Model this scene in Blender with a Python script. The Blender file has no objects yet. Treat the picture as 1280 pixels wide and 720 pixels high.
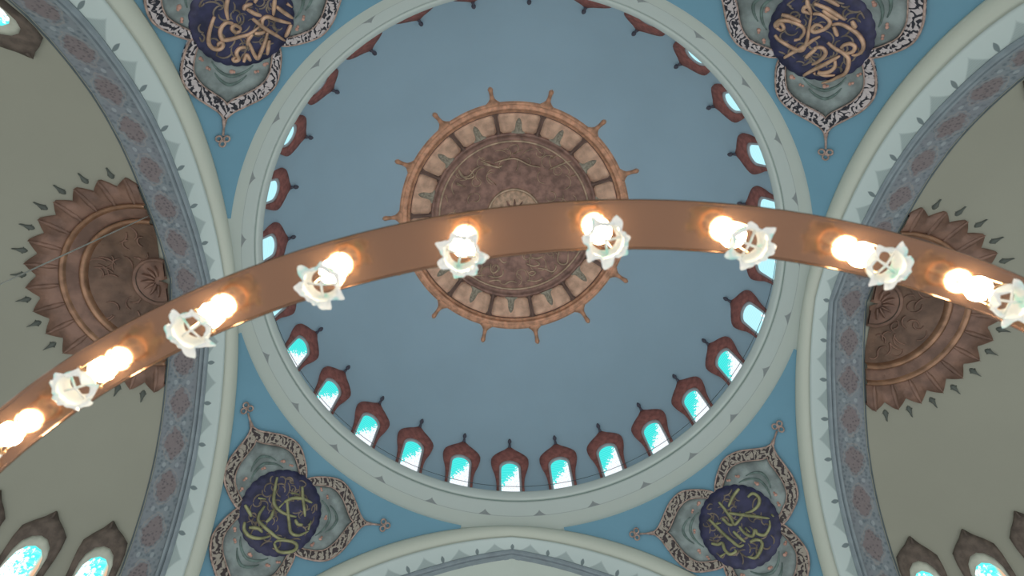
import bpy, math, random
from mathutils import Vector
from math import sin, cos, pi, sqrt, radians, atan2, hypot

# ------------------------------------------------------------------ frame of the place
# Lengths of the hall are given in units of the main dome's outer cornice radius (S metres);
# heights h are measured from the photographer's eye, which is EYE metres above the floor.
S, EYE = 6.46, 1.6
CAMX, CAMY = -0.112, -0.6069
def W(x, y, h): return Vector((x*S, y*S, EYE + h*S))
C = bpy.context.scene.collection
rnd = random.Random(7)

# ------------------------------------------------------------------ mesh helper
class MB:
    def __init__(s): s.v=[]; s.f=[]; s.m=[]; s.uv=[]
    def face(s, idx, mat=0, uv=None):
        s.f.append(tuple(idx)); s.m.append(mat); s.uv.append(uv)
    def grid(s, rows, mat=0, closed=False, uvs=None, flip=False):
        """rows of points -> quads; closed joins the last column to the first"""
        b=len(s.v); n=len(rows[0])
        for r in rows: s.v.extend(Vector(p) for p in r)
        for i in range(len(rows)-1):
            for j in range(n if closed else n-1):
                k=(j+1)%n
                q=[b+i*n+j, b+i*n+k, b+(i+1)*n+k, b+(i+1)*n+j]
                u=None
                if uvs: u=[uvs[i][j],uvs[i][k],uvs[i+1][k],uvs[i+1][j]]
                if flip: q=q[::-1]; u=u[::-1] if u else None
                s.face(q,mat,u)
    def tube(s, pts, r, n=8, closed=False, mat=0, ends=True, rf=None):
        pts=[Vector(p) for p in pts]; N=len(pts); b=len(s.v); up=None
        for i,p in enumerate(pts):
            if closed: t=pts[(i+1)%N]-pts[i-1]
            else: t=pts[min(i+1,N-1)]-pts[max(i-1,0)]
            if t.length<1e-9: t=Vector((0,0,1))
            t.normalize()
            if up is None: up = Vector((0,0,1)) if abs(t.z)<.9 else Vector((1,0,0))
            a=t.cross(up)
            if a.length<1e-6: a=t.cross(Vector((1,.3,0)))
            a.normalize(); bb=a.cross(t).normalized(); up=bb
            rr = rf(i/(N-1 if N>1 else 1)) if rf else r
            for k in range(n):
                an=2*pi*k/n; s.v.append(p+a*cos(an)*rr+bb*sin(an)*rr)
        M=N if closed else N-1
        for i in range(M):
            j=(i+1)%N
            for k in range(n):
                l=(k+1)%n; s.face([b+i*n+k,b+i*n+l,b+j*n+l,b+j*n+k],mat)
        if not closed and ends:
            s.face([b+k for k in range(n)][::-1],mat); s.face([b+(N-1)*n+k for k in range(n)],mat)
    def ball(s, c, r, n=10, mat=0, sc=(1,1,1)):
        c=Vector(c); rows=[]
        for i in range(n//2+1):
            a=pi*i/(n//2); a=min(max(a,1e-3),pi-1e-3)
            rows.append([c+Vector((r*sin(a)*cos(2*pi*j/n)*sc[0], r*sin(a)*sin(2*pi*j/n)*sc[1], r*cos(a)*sc[2])) for j in range(n)])
        s.grid(rows,mat,closed=True)
    def build(s, name, mats, parent=None, origin=(0,0,0), smooth=True):
        o=Vector(origin); me=bpy.data.meshes.new(name)
        me.from_pydata([tuple(v-o) for v in s.v],[],s.f)
        for m in (mats if isinstance(mats,(list,tuple)) else [mats]): me.materials.append(m)
        me.polygons.foreach_set('material_index', s.m)
        if smooth: me.polygons.foreach_set('use_smooth',[True]*len(s.f))
        if any(u for u in s.uv):
            L=me.uv_layers.new(name='UVMap'); k=0
            for f,u in zip(s.f,s.uv):
                for i in range(len(f)):
                    L.data[k].uv = u[i] if u else (0,0); k+=1
        me.update()
        ob=bpy.data.objects.new(name,me); C.objects.link(ob)
        if parent: ob.parent=parent
        else: ob.location=o
        return ob

def smooth_line(pts, n=6, closed=False):
    out=[]; N=len(pts); P=[Vector(p) if len(p)==3 else Vector((p[0],p[1],0)) for p in pts]
    rng = range(N) if closed else range(N-1)
    for i in rng:
        p0=P[i-1] if (i>0 or closed) else P[0]; p1=P[i]; p2=P[(i+1)%N]
        p3=P[(i+2)%N] if (i+2<N or closed) else P[-1]
        for k in range(n):
            t=k/n
            out.append(0.5*((2*p1)+(p2-p0)*t+(2*p0-5*p1+4*p2-p3)*t*t+(3*p1-p0-3*p2+p3)*t**3))
    if not closed: out.append(P[-1])
    return out

def disc(mb, outline, ctr, mp, o_top, o_base=0.0, K=8, mat=0, bulge=0.0):
    """solid raised plate of a star-shaped outline, laid on a curved surface by mp(a, b, off)"""
    n=len(outline); rows=[]
    for k in range(K+1):
        t=max(k/K,1e-3)
        rows.append([mp(ctr[0]+(p[0]-ctr[0])*t, ctr[1]+(p[1]-ctr[1])*t, o_top+bulge*(1-t*t)) for p in outline])
    rows.append([mp(p[0],p[1],o_base) for p in outline])
    mb.grid(rows,mat,closed=True)
def ringband(mb, outer, inner, mp, o_top, o_base=0.0, K=3, mat=0, closed=True):
    """raised band between two outlines with the same number of points"""
    rows=[[mp(p[0],p[1],o_base) for p in outer]]
    for k in range(K+1):
        t=k/K; rows.append([mp(a[0]+(b[0]-a[0])*t, a[1]+(b[1]-a[1])*t, o_top) for a,b in zip(outer,inner)])
    rows.append([mp(p[0],p[1],o_base) for p in inner])
    mb.grid(rows,mat,closed=closed)

def empty(name, loc, rz=0.0):
    o=bpy.data.objects.new(name,None); C.objects.link(o); o.location=loc; o.rotation_euler=(0,0,rz); o.empty_display_size=.2
    return o
def tag(o, label, cat=None, group=None, kind=None):
    o['label']=label
    if cat: o['category']=cat
    if group: o['group']=group
    if kind: o['kind']=kind
    return o

# ------------------------------------------------------------------ node helper
class NT:
    def __init__(s, name):
        s.mat=bpy.data.materials.new(name); s.mat.use_nodes=True
        s.t=s.mat.node_tree; s.t.nodes.clear()
        s.out=s.t.nodes.new('ShaderNodeOutputMaterial')
    def n(s, kind, **kw):
        nd=s.t.nodes.new(kind)
        for k,v in kw.items(): setattr(nd,k,v)
        return nd
    def set(s, sock, v):
        if hasattr(v,'is_output'): s.t.links.new(v,sock)
        else:
            if isinstance(v,(tuple,list)) and len(v)==3 and sock.type=='RGBA': v=(*v,1)
            sock.default_value=v
    def m(s, op, a, b=0.0, c=0.0):
        nd=s.n('ShaderNodeMath',operation=op)
        for i,v in enumerate((a,b,c)): s.set(nd.inputs[i],v)
        return nd.outputs[0]
    def sm(s, x, lo, hi):
        nd=s.n('ShaderNodeMapRange',interpolation_type='SMOOTHSTEP')
        s.set(nd.inputs[0],x); s.set(nd.inputs[1],lo); s.set(nd.inputs[2],hi); nd.inputs[3].default_value=0; nd.inputs[4].default_value=1
        return nd.outputs[0]
    def mix(s, f, a, b):
        nd=s.n('ShaderNodeMix',data_type='RGBA'); s.set(nd.inputs[0],f); s.set(nd.inputs[6],a); s.set(nd.inputs[7],b)
        return nd.outputs[2]
    def uv(s):
        nd=s.n('ShaderNodeUVMap'); sp=s.n('ShaderNodeSeparateXYZ'); s.t.links.new(nd.outputs[0],sp.inputs[0]); return sp.outputs[0],sp.outputs[1]
    def obj(s): return s.n('ShaderNodeTexCoord').outputs['Object']
    def noise(s, scale, detail=3, rough=.5, vec=None, dist=0.0):
        nd=s.n('ShaderNodeTexNoise'); nd.inputs['Scale'].default_value=scale; nd.inputs['Detail'].default_value=detail
        nd.inputs['Roughness'].default_value=rough; nd.inputs['Distortion'].default_value=dist
        s.t.links.new(vec if vec else s.obj(), nd.inputs['Vector']); return nd.outputs[0]
    def voro(s, scale, vec=None, feature='F1', rnd_=1.0):
        nd=s.n('ShaderNodeTexVoronoi',feature=feature); nd.inputs['Scale'].default_value=scale; nd.inputs['Randomness'].default_value=rnd_
        s.t.links.new(vec if vec else s.obj(), nd.inputs['Vector']); return nd.outputs[0]
    def bump(s, h, strength=.3, dist=.02):
        nd=s.n('ShaderNodeBump'); nd.inputs['Strength'].default_value=strength; nd.inputs['Distance'].default_value=dist
        s.t.links.new(h,nd.inputs['Height']); return nd.outputs[0]
    def bsdf(s, color, rough=.6, metal=0.0, bump=None, **kw):
        b=s.n('ShaderNodeBsdfPrincipled'); s.set(b.inputs['Base Color'],color); s.set(b.inputs['Roughness'],rough); s.set(b.inputs['Metallic'],metal)
        for k,v in kw.items(): s.set(b.inputs[k.replace('_',' ')],v)
        if bump is not None: s.t.links.new(bump,b.inputs['Normal'])
        s.t.links.new(b.outputs[0],s.out.inputs[0]); return s.mat

def plain(name, col, rough=.6, metal=0.0, var=.12, scale=4.0, bmp=0.0, bscale=30.0):
    t=NT(name); f=t.noise(scale,4)
    c=t.mix(t.sm(f,.3,.7),tuple(x*(1-var) for x in col),tuple(min(1,x*(1+var)) for x in col))
    bn=t.bump(t.noise(bscale,4),bmp) if bmp else None
    return t.bsdf(c,rough,metal,bn)

M={}
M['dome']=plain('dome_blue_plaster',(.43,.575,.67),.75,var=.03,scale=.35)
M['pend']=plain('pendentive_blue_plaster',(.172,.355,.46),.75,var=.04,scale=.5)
M['semi']=plain('beige_plaster',(.335,.34,.275),.8,var=.04,scale=.3)
M['front']=plain('pale_plaster',(.56,.62,.56),.8,var=.03,scale=.4)
M['red']=plain('red_brown_painted_stucco',(.34,.12,.10),.7,var=.25,scale=7,bmp=.3)
M['dkbrown']=plain('dark_brown_painted_stucco',(.115,.09,.072),.75,var=.3,scale=6,bmp=.3)
M['dark']=plain('dark_finial_paint',(.10,.09,.12),.7)
M['dkgreen']=plain('dark_green_grey_paint',(.10,.115,.10),.75)
M['reveal']=plain('grey_white_reveal',(.55,.56,.58),.7)
M['reveal2']=plain('cream_reveal',(.52,.55,.46),.7)
M['copper']=plain('aged_copper',(.70,.34,.20),.38,metal=.3,var=.25,scale=5,bmp=.25,bscale=18)
M['copperdk']=plain('dark_aged_copper',(.34,.185,.14),.5,metal=.3,var=.3,scale=4,bmp=.4,bscale=10)
M['panel']=plain('pinkish_beaten_copper',(.88,.50,.34),.5,metal=.2,var=.22,scale=3.5,bmp=.6,bscale=7)
M['divider']=plain('brown_divider_bar',(.22,.13,.10),.5,metal=.2)
M['niche']=plain('grey_green_relief',(.42,.35,.26),.55,var=.3,scale=12)
M['bronze']=plain('bronze_calligraphy',(.58,.40,.27),.4,metal=.4,var=.25)
M['boss']=plain('tan_boss',(.60,.38,.25),.5,metal=.15,var=.25,scale=8,bmp=.5,bscale=20)
M['navy']=plain('navy_enamel',(.035,.035,.085),.5,var=.35,scale=5)
M['gold']=plain('gold_calligraphy',(.56,.36,.24),.42,metal=.2,var=.3,scale=5)
M['goldgreen']=plain('green_gold_calligraphy',(.30,.30,.15),.42,metal=.2,var=.3,scale=5)
M['umber']=plain('umber_scrollwork',(.19,.15,.115),.5,metal=.1,var=.4,scale=6)
M['rope']=plain('rose_gilt_edge',(.42,.30,.25),.5,metal=.1,var=.35,scale=9)
M['rose']=plain('rose_flower_paint',(.58,.33,.26),.6,var=.25,scale=9)
M['sage']=plain('sage_painted_field',(.26,.305,.295),.65,var=.3,scale=3,bmp=.4,bscale=8)
M['sage2']=plain('dark_sage_leaf',(.14,.20,.18),.65,var=.3,scale=6)
M['semibrown']=plain('brown_copper_relief',(.215,.125,.09),.5,metal=.2,var=.3,scale=3,bmp=.7,bscale=9)
M['semidark']=plain('dark_bronze_field',(.15,.09,.06),.45,metal=.3,var=.35,scale=2.5,bmp=.9,bscale=7)
M['semigold']=plain('polished_copper_ridge',(.32,.18,.11),.3,metal=.5,var=.3,scale=4)
M['wire']=plain('steel_wire',(.42,.42,.38),.4,metal=.4)
M['brass']=plain('lamp_brass',(.60,.36,.18),.3,metal=.8,var=.1,scale=20)
# polished copper band of the chandelier
t=NT('polished_copper_band'); f=t.noise(1.2,2)
M['band']=t.bsdf(t.mix(f,(.19,.105,.065),(.23,.125,.08)),.13,.9)

# arabesque border: pale leaf scrolls on a black ground
def arabesque(name, a, b):
    t=NT(name); v=t.obj(); nz=t.n('ShaderNodeTexNoise'); nz.inputs['Scale'].default_value=3.5; t.t.links.new(v,nz.inputs['Vector'])
    ad=t.n('ShaderNodeVectorMath',operation='MULTIPLY_ADD'); t.t.links.new(nz.outputs[1],ad.inputs[0]); ad.inputs[1].default_value=(.35,.35,.35); t.t.links.new(v,ad.inputs[2])
    d=t.voro(10,ad.outputs[0],'DISTANCE_TO_EDGE'); w=t.n('ShaderNodeTexWave'); w.inputs['Scale'].default_value=3.2; w.inputs['Distortion'].default_value=9; w.inputs['Detail'].default_value=1.5
    t.t.links.new(ad.outputs[0],w.inputs['Vector'])
    k=t.sm(t.m('ADD',t.m('MULTIPLY',d,2.2),t.m('MULTIPLY',w.outputs['Fac'],.55)),.42,.60)
    return t.bsdf(t.mix(k,a,b),.6,0,t.bump(k,.5,.03))
M['arab']=arabesque('black_and_cream_arabesque',(.025,.025,.035),(.60,.53,.52))
M['arab2']=arabesque('brown_and_sage_arabesque',(.055,.040,.042),(.40,.35,.29))

# archivolt: cream moulding, cool white band, painted fringe at the inner edge
t=NT('archivolt_plaster'); u,v=t.uv()
fr=t.m('ABSOLUTE',t.m('SUBTRACT',t.m('FRACT',u),.5))          # 0 at n+.5, .5 at n
x=t.m('DIVIDE',t.m('SUBTRACT',v,.60),.40)                      # 0 tip .. 1 base
x=t.m('MAXIMUM',x,0.0)
big=t.sm(t.m('SUBTRACT',t.m('MULTIPLY',t.m('POWER',x,1.5),.36),t.m('ADD',fr,.035)),-.03,.05)
fs=t.m('SUBTRACT',.5,fr)
y=t.m('MAXIMUM',t.m('DIVIDE',t.m('SUBTRACT',v,.76),.24),0.0)
small=t.sm(t.m('SUBTRACT',t.m('MULTIPLY',t.m('SINE',t.m('MULTIPLY',t.m('POWER',y,.9),2.7)),.066),t.m('ADD',fs,.008)),-.005,.02)
base=t.mix(t.sm(v,.44,.50),(.60,.635,.54),(.64,.73,.70))
base=t.mix(t.m('MULTIPLY',t.m('SUBTRACT',t.sm(v,.40,.44),t.sm(v,.46,.50)),.35),base,(.35,.37,.33))
hatch=t.m('MULTIPLY',t.sm(t.m('SINE',t.m('MULTIPLY',v,160.0)),-.5,.5),.3)
base=t.mix(t.m('MULTIPLY',big,.8),base,t.mix(hatch,(.36,.44,.43),(.5,.57,.55)))
base=t.mix(t.m('MULTIPLY',small,.9),base,(.17,.22,.23))
M['archi']=t.bsdf(base,.75)
# soffit: slate blue damask with russet cartouches
t=NT('damask_soffit'); u,v=t.uv()
fu=t.m('SUBTRACT',t.m('FRACT',u),.5); fv=t.m('SUBTRACT',v,.5)
def ell(t,a,b,ra,rb,p=2.0):
    return t.m('ADD',t.m('POWER',t.m('ABSOLUTE',t.m('DIVIDE',a,ra)),p),t.m('POWER',t.m('ABSOLUTE',t.m('DIVIDE',b,rb)),p))
nz=t.noise(9,3); n2=t.noise(2.0,3)
e=t.m('ADD',ell(t,fu,fv,.38,.34,1.5),t.m('MULTIPLY',t.m('SUBTRACT',nz,.5),1.1))
cart=t.m('SUBTRACT',1.0,t.sm(e,.75,1.05))
vo=t.voro(13)
base=t.mix(t.sm(vo,.15,.6),(.135,.175,.20),(.225,.265,.285))
base=t.mix(t.m('MULTIPLY',t.sm(n2,.4,.65),.35),base,(.22,.22,.25))
lat=t.sm(t.m('ABSOLUTE',t.m('SUBTRACT',e,1.15)),.12,.02)
base=t.mix(t.m('MULTIPLY',cart,.85),base,t.mix(t.sm(t.voro(17),.2,.5),(.12,.095,.10),(.215,.175,.175)))
base=t.mix(t.m('MULTIPLY',t.m('SUBTRACT',1.0,t.sm(t.m('ABSOLUTE',t.m('SUBTRACT',e,1.15)),.03,.14)),.45),base,(.34,.31,.28))
dots=ell(t,t.m('SUBTRACT',t.m('ABSOLUTE',fv),.20),t.m('SUBTRACT',.5,t.m('ABSOLUTE',fu)),.06,.06)
base=t.mix(t.m('MULTIPLY',t.m('SUBTRACT',1.0,t.sm(dots,.6,1.3)),.55),base,(.38,.43,.45))
edge=t.m('SUBTRACT',1.0,t.sm(t.m('SUBTRACT',.5,t.m('ABSOLUTE',fv)),.02,.06))
base=t.mix(t.m('MULTIPLY',edge,.7),base,(.17,.20,.22))
M['soffit']=t.bsdf(base,.65,0,t.bump(vo,.3,.02))
M['roll']=plain('slate_blue_moulding',(.25,.30,.325),.6,var=.1)
M['groove']=plain('dark_slate_line',(.10,.13,.14),.7)
# cornice round the dome
t=NT('cornice_plaster'); u,v=t.uv()
fr=t.m('ABSOLUTE',t.m('SUBTRACT',t.m('FRACT',u),.5))
x=t.m('MAXIMUM',t.m('DIVIDE',t.m('SUBTRACT',.56,v),.20),0.0)
tri=t.m('MULTIPLY',t.sm(t.m('SUBTRACT',t.m('MULTIPLY',t.m('POWER',x,2.0),.125),t.m('ADD',fr,.012)),-.008,.012),t.sm(v,.345,.36))
base=t.mix(t.sm(v,.3,.4),(.65,.70,.63),(.68,.74,.69))
ln=t.m('MULTIPLY',t.m('SUBTRACT',1.0,t.sm(t.m('ABSOLUTE',t.m('SUBTRACT',v,.352)),.004,.012)),.45)
base=t.mix(ln,base,(.32,.36,.34))
base=t.mix(t.m('MULTIPLY',tri,.85),base,t.mix(t.noise(25,2),(.22,.25,.26),(.36,.37,.36)))
dk=t.m('SUBTRACT',1.0,t.sm(t.m('ABSOLUTE',t.m('SUBTRACT',v,.752)),.012,.032))
base=t.mix(t.m('MULTIPLY',dk,.8),base,(.20,.29,.25))
M['cornice']=t.bsdf(base,.7)
# daylit stained glass
def pane(name, top, low, strength, split, slope, lit_edge=None):
    t=NT(name); u,v=t.uv(); nz=t.noise(14,4,.6); n2=t.noise(55,2)
    s_=t.m('ADD',t.m('ADD',v,t.m('MULTIPLY',u,slope)),t.m('MULTIPLY',t.m('SUBTRACT',nz,.5),.9))
    k=t.sm(s_,split-.04,split+.04)
    lines=t.m('MULTIPLY',t.sm(t.m('SINE',t.m('MULTIPLY',v,150.0)),.2,.9),.35)
    tp=t.mix(lines,top,tuple(min(1,c+.25) for c in top))
    lo=t.mix(t.sm(n2,.60,.68),low,tuple(c*.6 for c in top))
    c=t.mix(k,lo,tp)
    if lit_edge: c=t.mix(t.sm(u,-.28,-.44),c,lit_edge)  # warm light on one side of the reveal, painted into the pane edge
    em=t.n('ShaderNodeEmission'); t.t.links.new(c,em.inputs[0]); em.inputs[1].default_value=strength
    t.t.links.new(em.outputs[0],t.out.inputs[0]); return t.mat
M['pane']=pane('cyan_stained_glass',(.04,.74,.70),(.93,.95,1.0),1.1,.66,.45)
M['pane_side']=pane('pale_blue_glass',(.45,.85,.95),(1,1,1),1.1,.35,.3)
M['pane_semi']=pane('white_and_cyan_glass',(.10,.86,.84),(1,1,1),1.25,.93,-.2,(.72,.45,.28))
# lamp glass and bulb
t=NT('frosted_flower_glass'); k=t.m('MULTIPLY',t.noise(18,2),1.0)
tr=t.n('ShaderNodeBsdfTranslucent'); df=t.n('ShaderNodeBsdfPrincipled'); mx=t.n('ShaderNodeMixShader'); mx.inputs[0].default_value=.45
cc=t.mix(t.sm(k,.50,.66),(.97,.98,.96),(.50,.84,.81)); t.t.links.new(cc,tr.inputs[0]); t.t.links.new(cc,df.inputs['Base Color']); df.inputs['Roughness'].default_value=.15
t.t.links.new(tr.outputs[0],mx.inputs[1]); t.t.links.new(df.outputs[0],mx.inputs[2]); t.t.links.new(mx.outputs[0],t.out.inputs[0]); M['glass']=t.mat
t=NT('lit_bulb'); em=t.n('ShaderNodeEmission'); em.inputs[0].default_value=(1,.80,.50,1); em.inputs[1].default_value=85
t.t.links.new(em.outputs[0],t.out.inputs[0]); M['bulb']=t.mat

# ------------------------------------------------------------------ surfaces of the place
RD, HD = 1.025, 2.366                       # main dome sphere: radius, centre height
def domeR(h): return RD if h<HD else sqrt(max(RD*RD-(h-HD)**2,0))
def domeP(x, y, off=0.0):
    r=min(hypot(x,y),RD*.9999); z=sqrt(RD*RD-r*r); k=(RD-off)/RD
    return W(x*k, y*k, HD+z*k)
def domeW(s, h, off=0.0):                    # wrapped panel on the drum, at angle 0
    a=s/1.0; r=domeR(h)-off
    return W(r*cos(a), r*sin(a), h)
# pointed arch line: half width -> height
PPTS=[(0,1.965),(.15,1.925),(.3,1.865),(.45,1.79),(.58,1.695),(.7,1.565),(.78,1.44),(.825,1.30),(.843,1.15),(.845,1.0)]
PL=[(p.x,p.y) for p in smooth_line(PPTS,10)]
def Ph(y):
    y=abs(y)
    for (a,ha),(b,hb) in zip(PL,PL[1:]):
        if a<=y<=b and b>a: return ha+(hb-ha)*(y-a)/(b-a)
    return 1.0
def Pr(h):
    for (a,ha),(b,hb) in zip(PL,PL[1:]):
        if hb<=h<=ha and ha>hb: return a+(b-a)*(ha-h)/(ha-hb)
    return .845 if h<1.1 else 0.0
def Pray(phi):                               # point of the pointed line seen from (0,1.1) at angle phi
    c,s=abs(cos(phi)),sin(phi)
    best=None
    for (a,ha),(b,hb) in zip(PL,PL[1:]):
        fa=a*s-(ha-1.1)*c; fb=b*s-(hb-1.1)*c
        if fa<=0<=fb or fb<=0<=fa:
            t=fa/(fa-fb) if fa!=fb else 0; best=(a+(b-a)*t, ha+(hb-ha)*t)
    if best is None: best=(.845,1.1)
    return (best[0]*(1 if cos(phi)>=0 else -1), best[1])

# ---- main dome and drum
mb=MB(); rows=[]
prof=[(1.03,2.212),(1.025,2.23),(1.025,2.30),(RD,HD)]+[(RD*cos(radians(a)),HD+RD*sin(radians(a))) for a in range(3,90,3)]+[(.004,HD+RD)]
for r,h in prof: rows.append([W(r*cos(2*pi*k/168),r*sin(2*pi*k/168),h) for k in range(168)])
mb.grid(rows,closed=True)
tag(mb.build('ceiling',M['dome'],origin=W(0,0,2.2)),'smooth pale blue main dome over the white cornice ring','dome',kind='structure')

# ---- cornice ring
cp=[(1.016,2.030),(1.004,2.024),(1.0,2.03),(.996,2.040),(.986,2.062),(.979,2.082),(.976,2.089),(.9745,2.094),(.970,2.108),(.962,2.130),(.956,2.146),(.9535,2.152),(.9575,2.156),(.9575,2.160),(.9510,2.163),(.9470,2.172),(.9440,2.186),(.943,2.200),(.945,2.208),(.955,2.213),(1.03,2.214)]
mb=MB(); N=336; rows=[];uvs=[]
for r,h in cp:
    rows.append([W(r*cos(2*pi*k/N),r*sin(2*pi*k/N),h) for k in range(N+1)]); uvs.append([(28*k/N,(h-2.03)/.17) for k in range(N+1)])
mb.grid(rows,uvs=uvs)
tag(mb.build('trim_1',M['cornice'],origin=W(0,0,2.03)),'white plaster cornice ring with small grey painted peaks under the blue dome','cornice',kind='structure')
mb=MB(); mb.tube([W(.985*cos(2*pi*k/168),.985*sin(2*pi*k/168),2.300) for k in range(168)],.008,6,closed=True)
tag(mb.build('trim_2',M['groove'],origin=W(0,0,2.32)),'thin dark ledge line running along the feet of the dome windows','ledge',kind='structure')

# ---- pendentives (one triangle of a sphere in each corner)
RP,ZC=1.375,1.062
quad={'upper_left':(-1,-1),'upper_right':(1,-1),'lower_left':(-1,1),'lower_right':(1,1)}
for nm,(sx,sy) in quad.items():
    mb=MB(); rows=[]; a0=11.6; K=28; Np=60
    for i in range(Np+1):
        az=radians(a0+(90-2*a0)*i/Np); c=max(cos(az),sin(az)); lo=math.acos(min(1,.982/(RP*c))); hi=math.acos(.988/RP)
        lo=min(lo,hi)
        rows.append([W(sx*RP*cos(lo+(hi-lo)*k/K)*cos(az), sy*RP*cos(lo+(hi-lo)*k/K)*sin(az), ZC+RP*sin(lo+(hi-lo)*k/K)) for k in range(K+1)])
    mb.grid(rows)
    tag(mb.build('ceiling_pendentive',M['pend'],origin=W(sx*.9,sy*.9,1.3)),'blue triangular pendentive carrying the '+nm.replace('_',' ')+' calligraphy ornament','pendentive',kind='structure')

# ---- the four great arches, their soffits and the half domes behind them
arches=[('left',180,1.155,'semi'),('right',0,1.155,'semi'),('front',90,1.075,'front'),('back',270,1.075,'front')]
for side,al,dep,sem in arches:
    ca,sa=cos(radians(al)),sin(radians(al))
    def L2W(d,y,h): return W(d*ca-y*sa, d*sa+y*ca, h)
    phis=[radians(180*k/160) for k in range(161)]
    def outer(phi):
        s=sin(phi); c=cos(phi); b=.032*s; t=-b+sqrt(b*b+.964**2-.032**2); return (t*c,1.1+t*s)
    O=[outer(p) for p in phis]; I=[Pray(p) for p in phis]; U=[(math.degrees(p)-90)/9 for p in phis]
    O=[(O[0][0],.6)]+O+[(O[-1][0],.6)]; I=[(.845,.6)]+I+[(-.845,.6)]; U=[U[0]-3.3]+U+[U[-1]+3.3]
    # white archivolt, gently moulded
    mp=[(0,-.004),(.0,.004),(.06,.010),(.20,.012),(.38,.010),(.42,.002),(.46,.0),(.49,.006),(.55,.004),(.8,.002),(1.0,.0)]
    mb=MB(); rows=[];uvs=[]
    for t,off in mp:
        rows.append([L2W(.978+(1.03-.978)*t-off, o[0]+(i[0]-o[0])*t, o[1]+(i[1]-o[1])*t-off*.6) for o,i in zip(O,I)]); uvs.append([(u,t) for u in U])
    rows.insert(0,[L2W(1.06,o[0],o[1]) for o in O]); uvs.insert(0,[(u,0) for u in U])
    mb.grid(rows,uvs=uvs)
    tag(mb.build('wall_'+side,M['archi'],origin=L2W(.98,0,.6)),'cream and white arch face with a painted grey fringe on the '+side+' side','arch',kind='structure')
    # moulding between face and soffit
    mb=MB(); prof=[(1.028,.000,1),(1.027,-.004,0),(1.031,-.010,0),(1.037,-.012,0),(1.040,-.006,1),(1.042,-.006,1),(1.045,-.011,0),(1.052,-.011,0),(1.055,-.004,1),(1.058,-.001,1)]
    def inset(i,off):                       # off<0 : towards the opening
        y,h=i; d=hypot(y,h-1.1) if h>1.1 else abs(y)
        if h<=1.1: return (y*(1+off/abs(y)),h)
        return (y*(1+off/d), 1.1+(h-1.1)*(1+off/d))
    rr=[[L2W(d,*inset(i,o)) for i in I] for d,o,_ in prof]
    for k in range(len(rr)-1): mb.grid([rr[k],rr[k+1]],mat=max(prof[k][2],prof[k+1][2]) if prof[k][2]==prof[k+1][2] else 0)
    tag(mb.build('trim_3' if side=='left' else {'right':'trim_4','front':'trim_5','back':'trim_6'}[side],[M['roll'],M['groove']],origin=L2W(1.03,0,.6)),'slate blue double moulding edging the '+side+' arch','moulding',kind='structure')
    # soffit
    mb=MB(); n=6; rows=[];uvs=[]
    for k in range(n+1):
        t=k/n; rows.append([L2W(1.056+(dep-1.056)*t,*inset(i,0)) for i in I]); uvs.append([(u+.5,t) for u in U])
    mb.grid(rows,uvs=uvs)
    if dep>1.1: rows=[[L2W(dep,*inset(i,0)) for i in I],[L2W(dep+.001,*inset(i,-.003)) for i in I],[L2W(dep+.004,*inset(i,-.003)) for i in I],[L2W(dep+.005,*inset(i,.002)) for i in I]]; mb.grid(rows,mat=1)
    tag(mb.build('ceiling_soffit',[M['soffit'] if dep>1.1 else M['roll'],M['groove']],origin=L2W(1.1,0,.6)),
        ('slate blue damask soffit with russet cartouches under the ' if dep>1.1 else 'plain narrow slate soffit under the ')+side+' arch','soffit',kind='structure')
    # half dome
    ax=dep+.03; mb=MB(); rows=[]
    ths=[radians(-90+180*k/72) for k in range(73)]
    rs=[(0,1.9645),(.003,1.9642)]+[(r,Ph(r)) for r in (.03,.08,.15,.22,.3,.38,.45,.52,.58,.64,.7,.74,.78,.81,.825,.838,.845)]+[(.845,.9),(.845,.4)]
    for r,h in rs:
        rows.append([L2W(dep-.002,-r,h)]+[L2W(ax+r*cos(t),r*sin(t),h) for t in ths]+[L2W(dep-.002,r,h)])
    mb.grid(rows)
    tag(mb.build('ceiling_half_dome',M[sem],origin=L2W(ax,0,.4)),('beige' if sem=='semi' else 'pale green-white')+' half dome behind the '+side+' arch','half dome',kind='structure')

# ------------------------------------------------------------------ windows
def mirror(pts): return pts+[(-a,b) for a,b in reversed(pts) if abs(a)>1e-9]
def arc_top(hw,h0,hc,n=10): return [(hw,h0)]+[(hw*cos(radians(a)),hc+hw*1.0*sin(radians(a))) for a in [90*k/n for k in range(n+1)]]
def resample(pts,n):
    d=[0]
    for a,b in zip(pts,pts[1:]): d.append(d[-1]+hypot(b[0]-a[0],b[1]-a[1]))
    out=[];j=0
    for k in range(n):
        t=d[-1]*k/(n-1)
        while j<len(d)-2 and d[j+1]<t: j+=1
        f=(t-d[j])/((d[j+1]-d[j]) or 1); out.append((pts[j][0]+(pts[j+1][0]-pts[j][0])*f, pts[j][1]+(pts[j+1][1]-pts[j][1])*f))
    return out
def U_band(mb,o,i,mp,top,base,n=49,K=3,mat=0):
    ringband(mb,resample(mirror(o),n),resample(mirror(i),n),mp,top,base,K,mat,closed=False)
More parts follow.
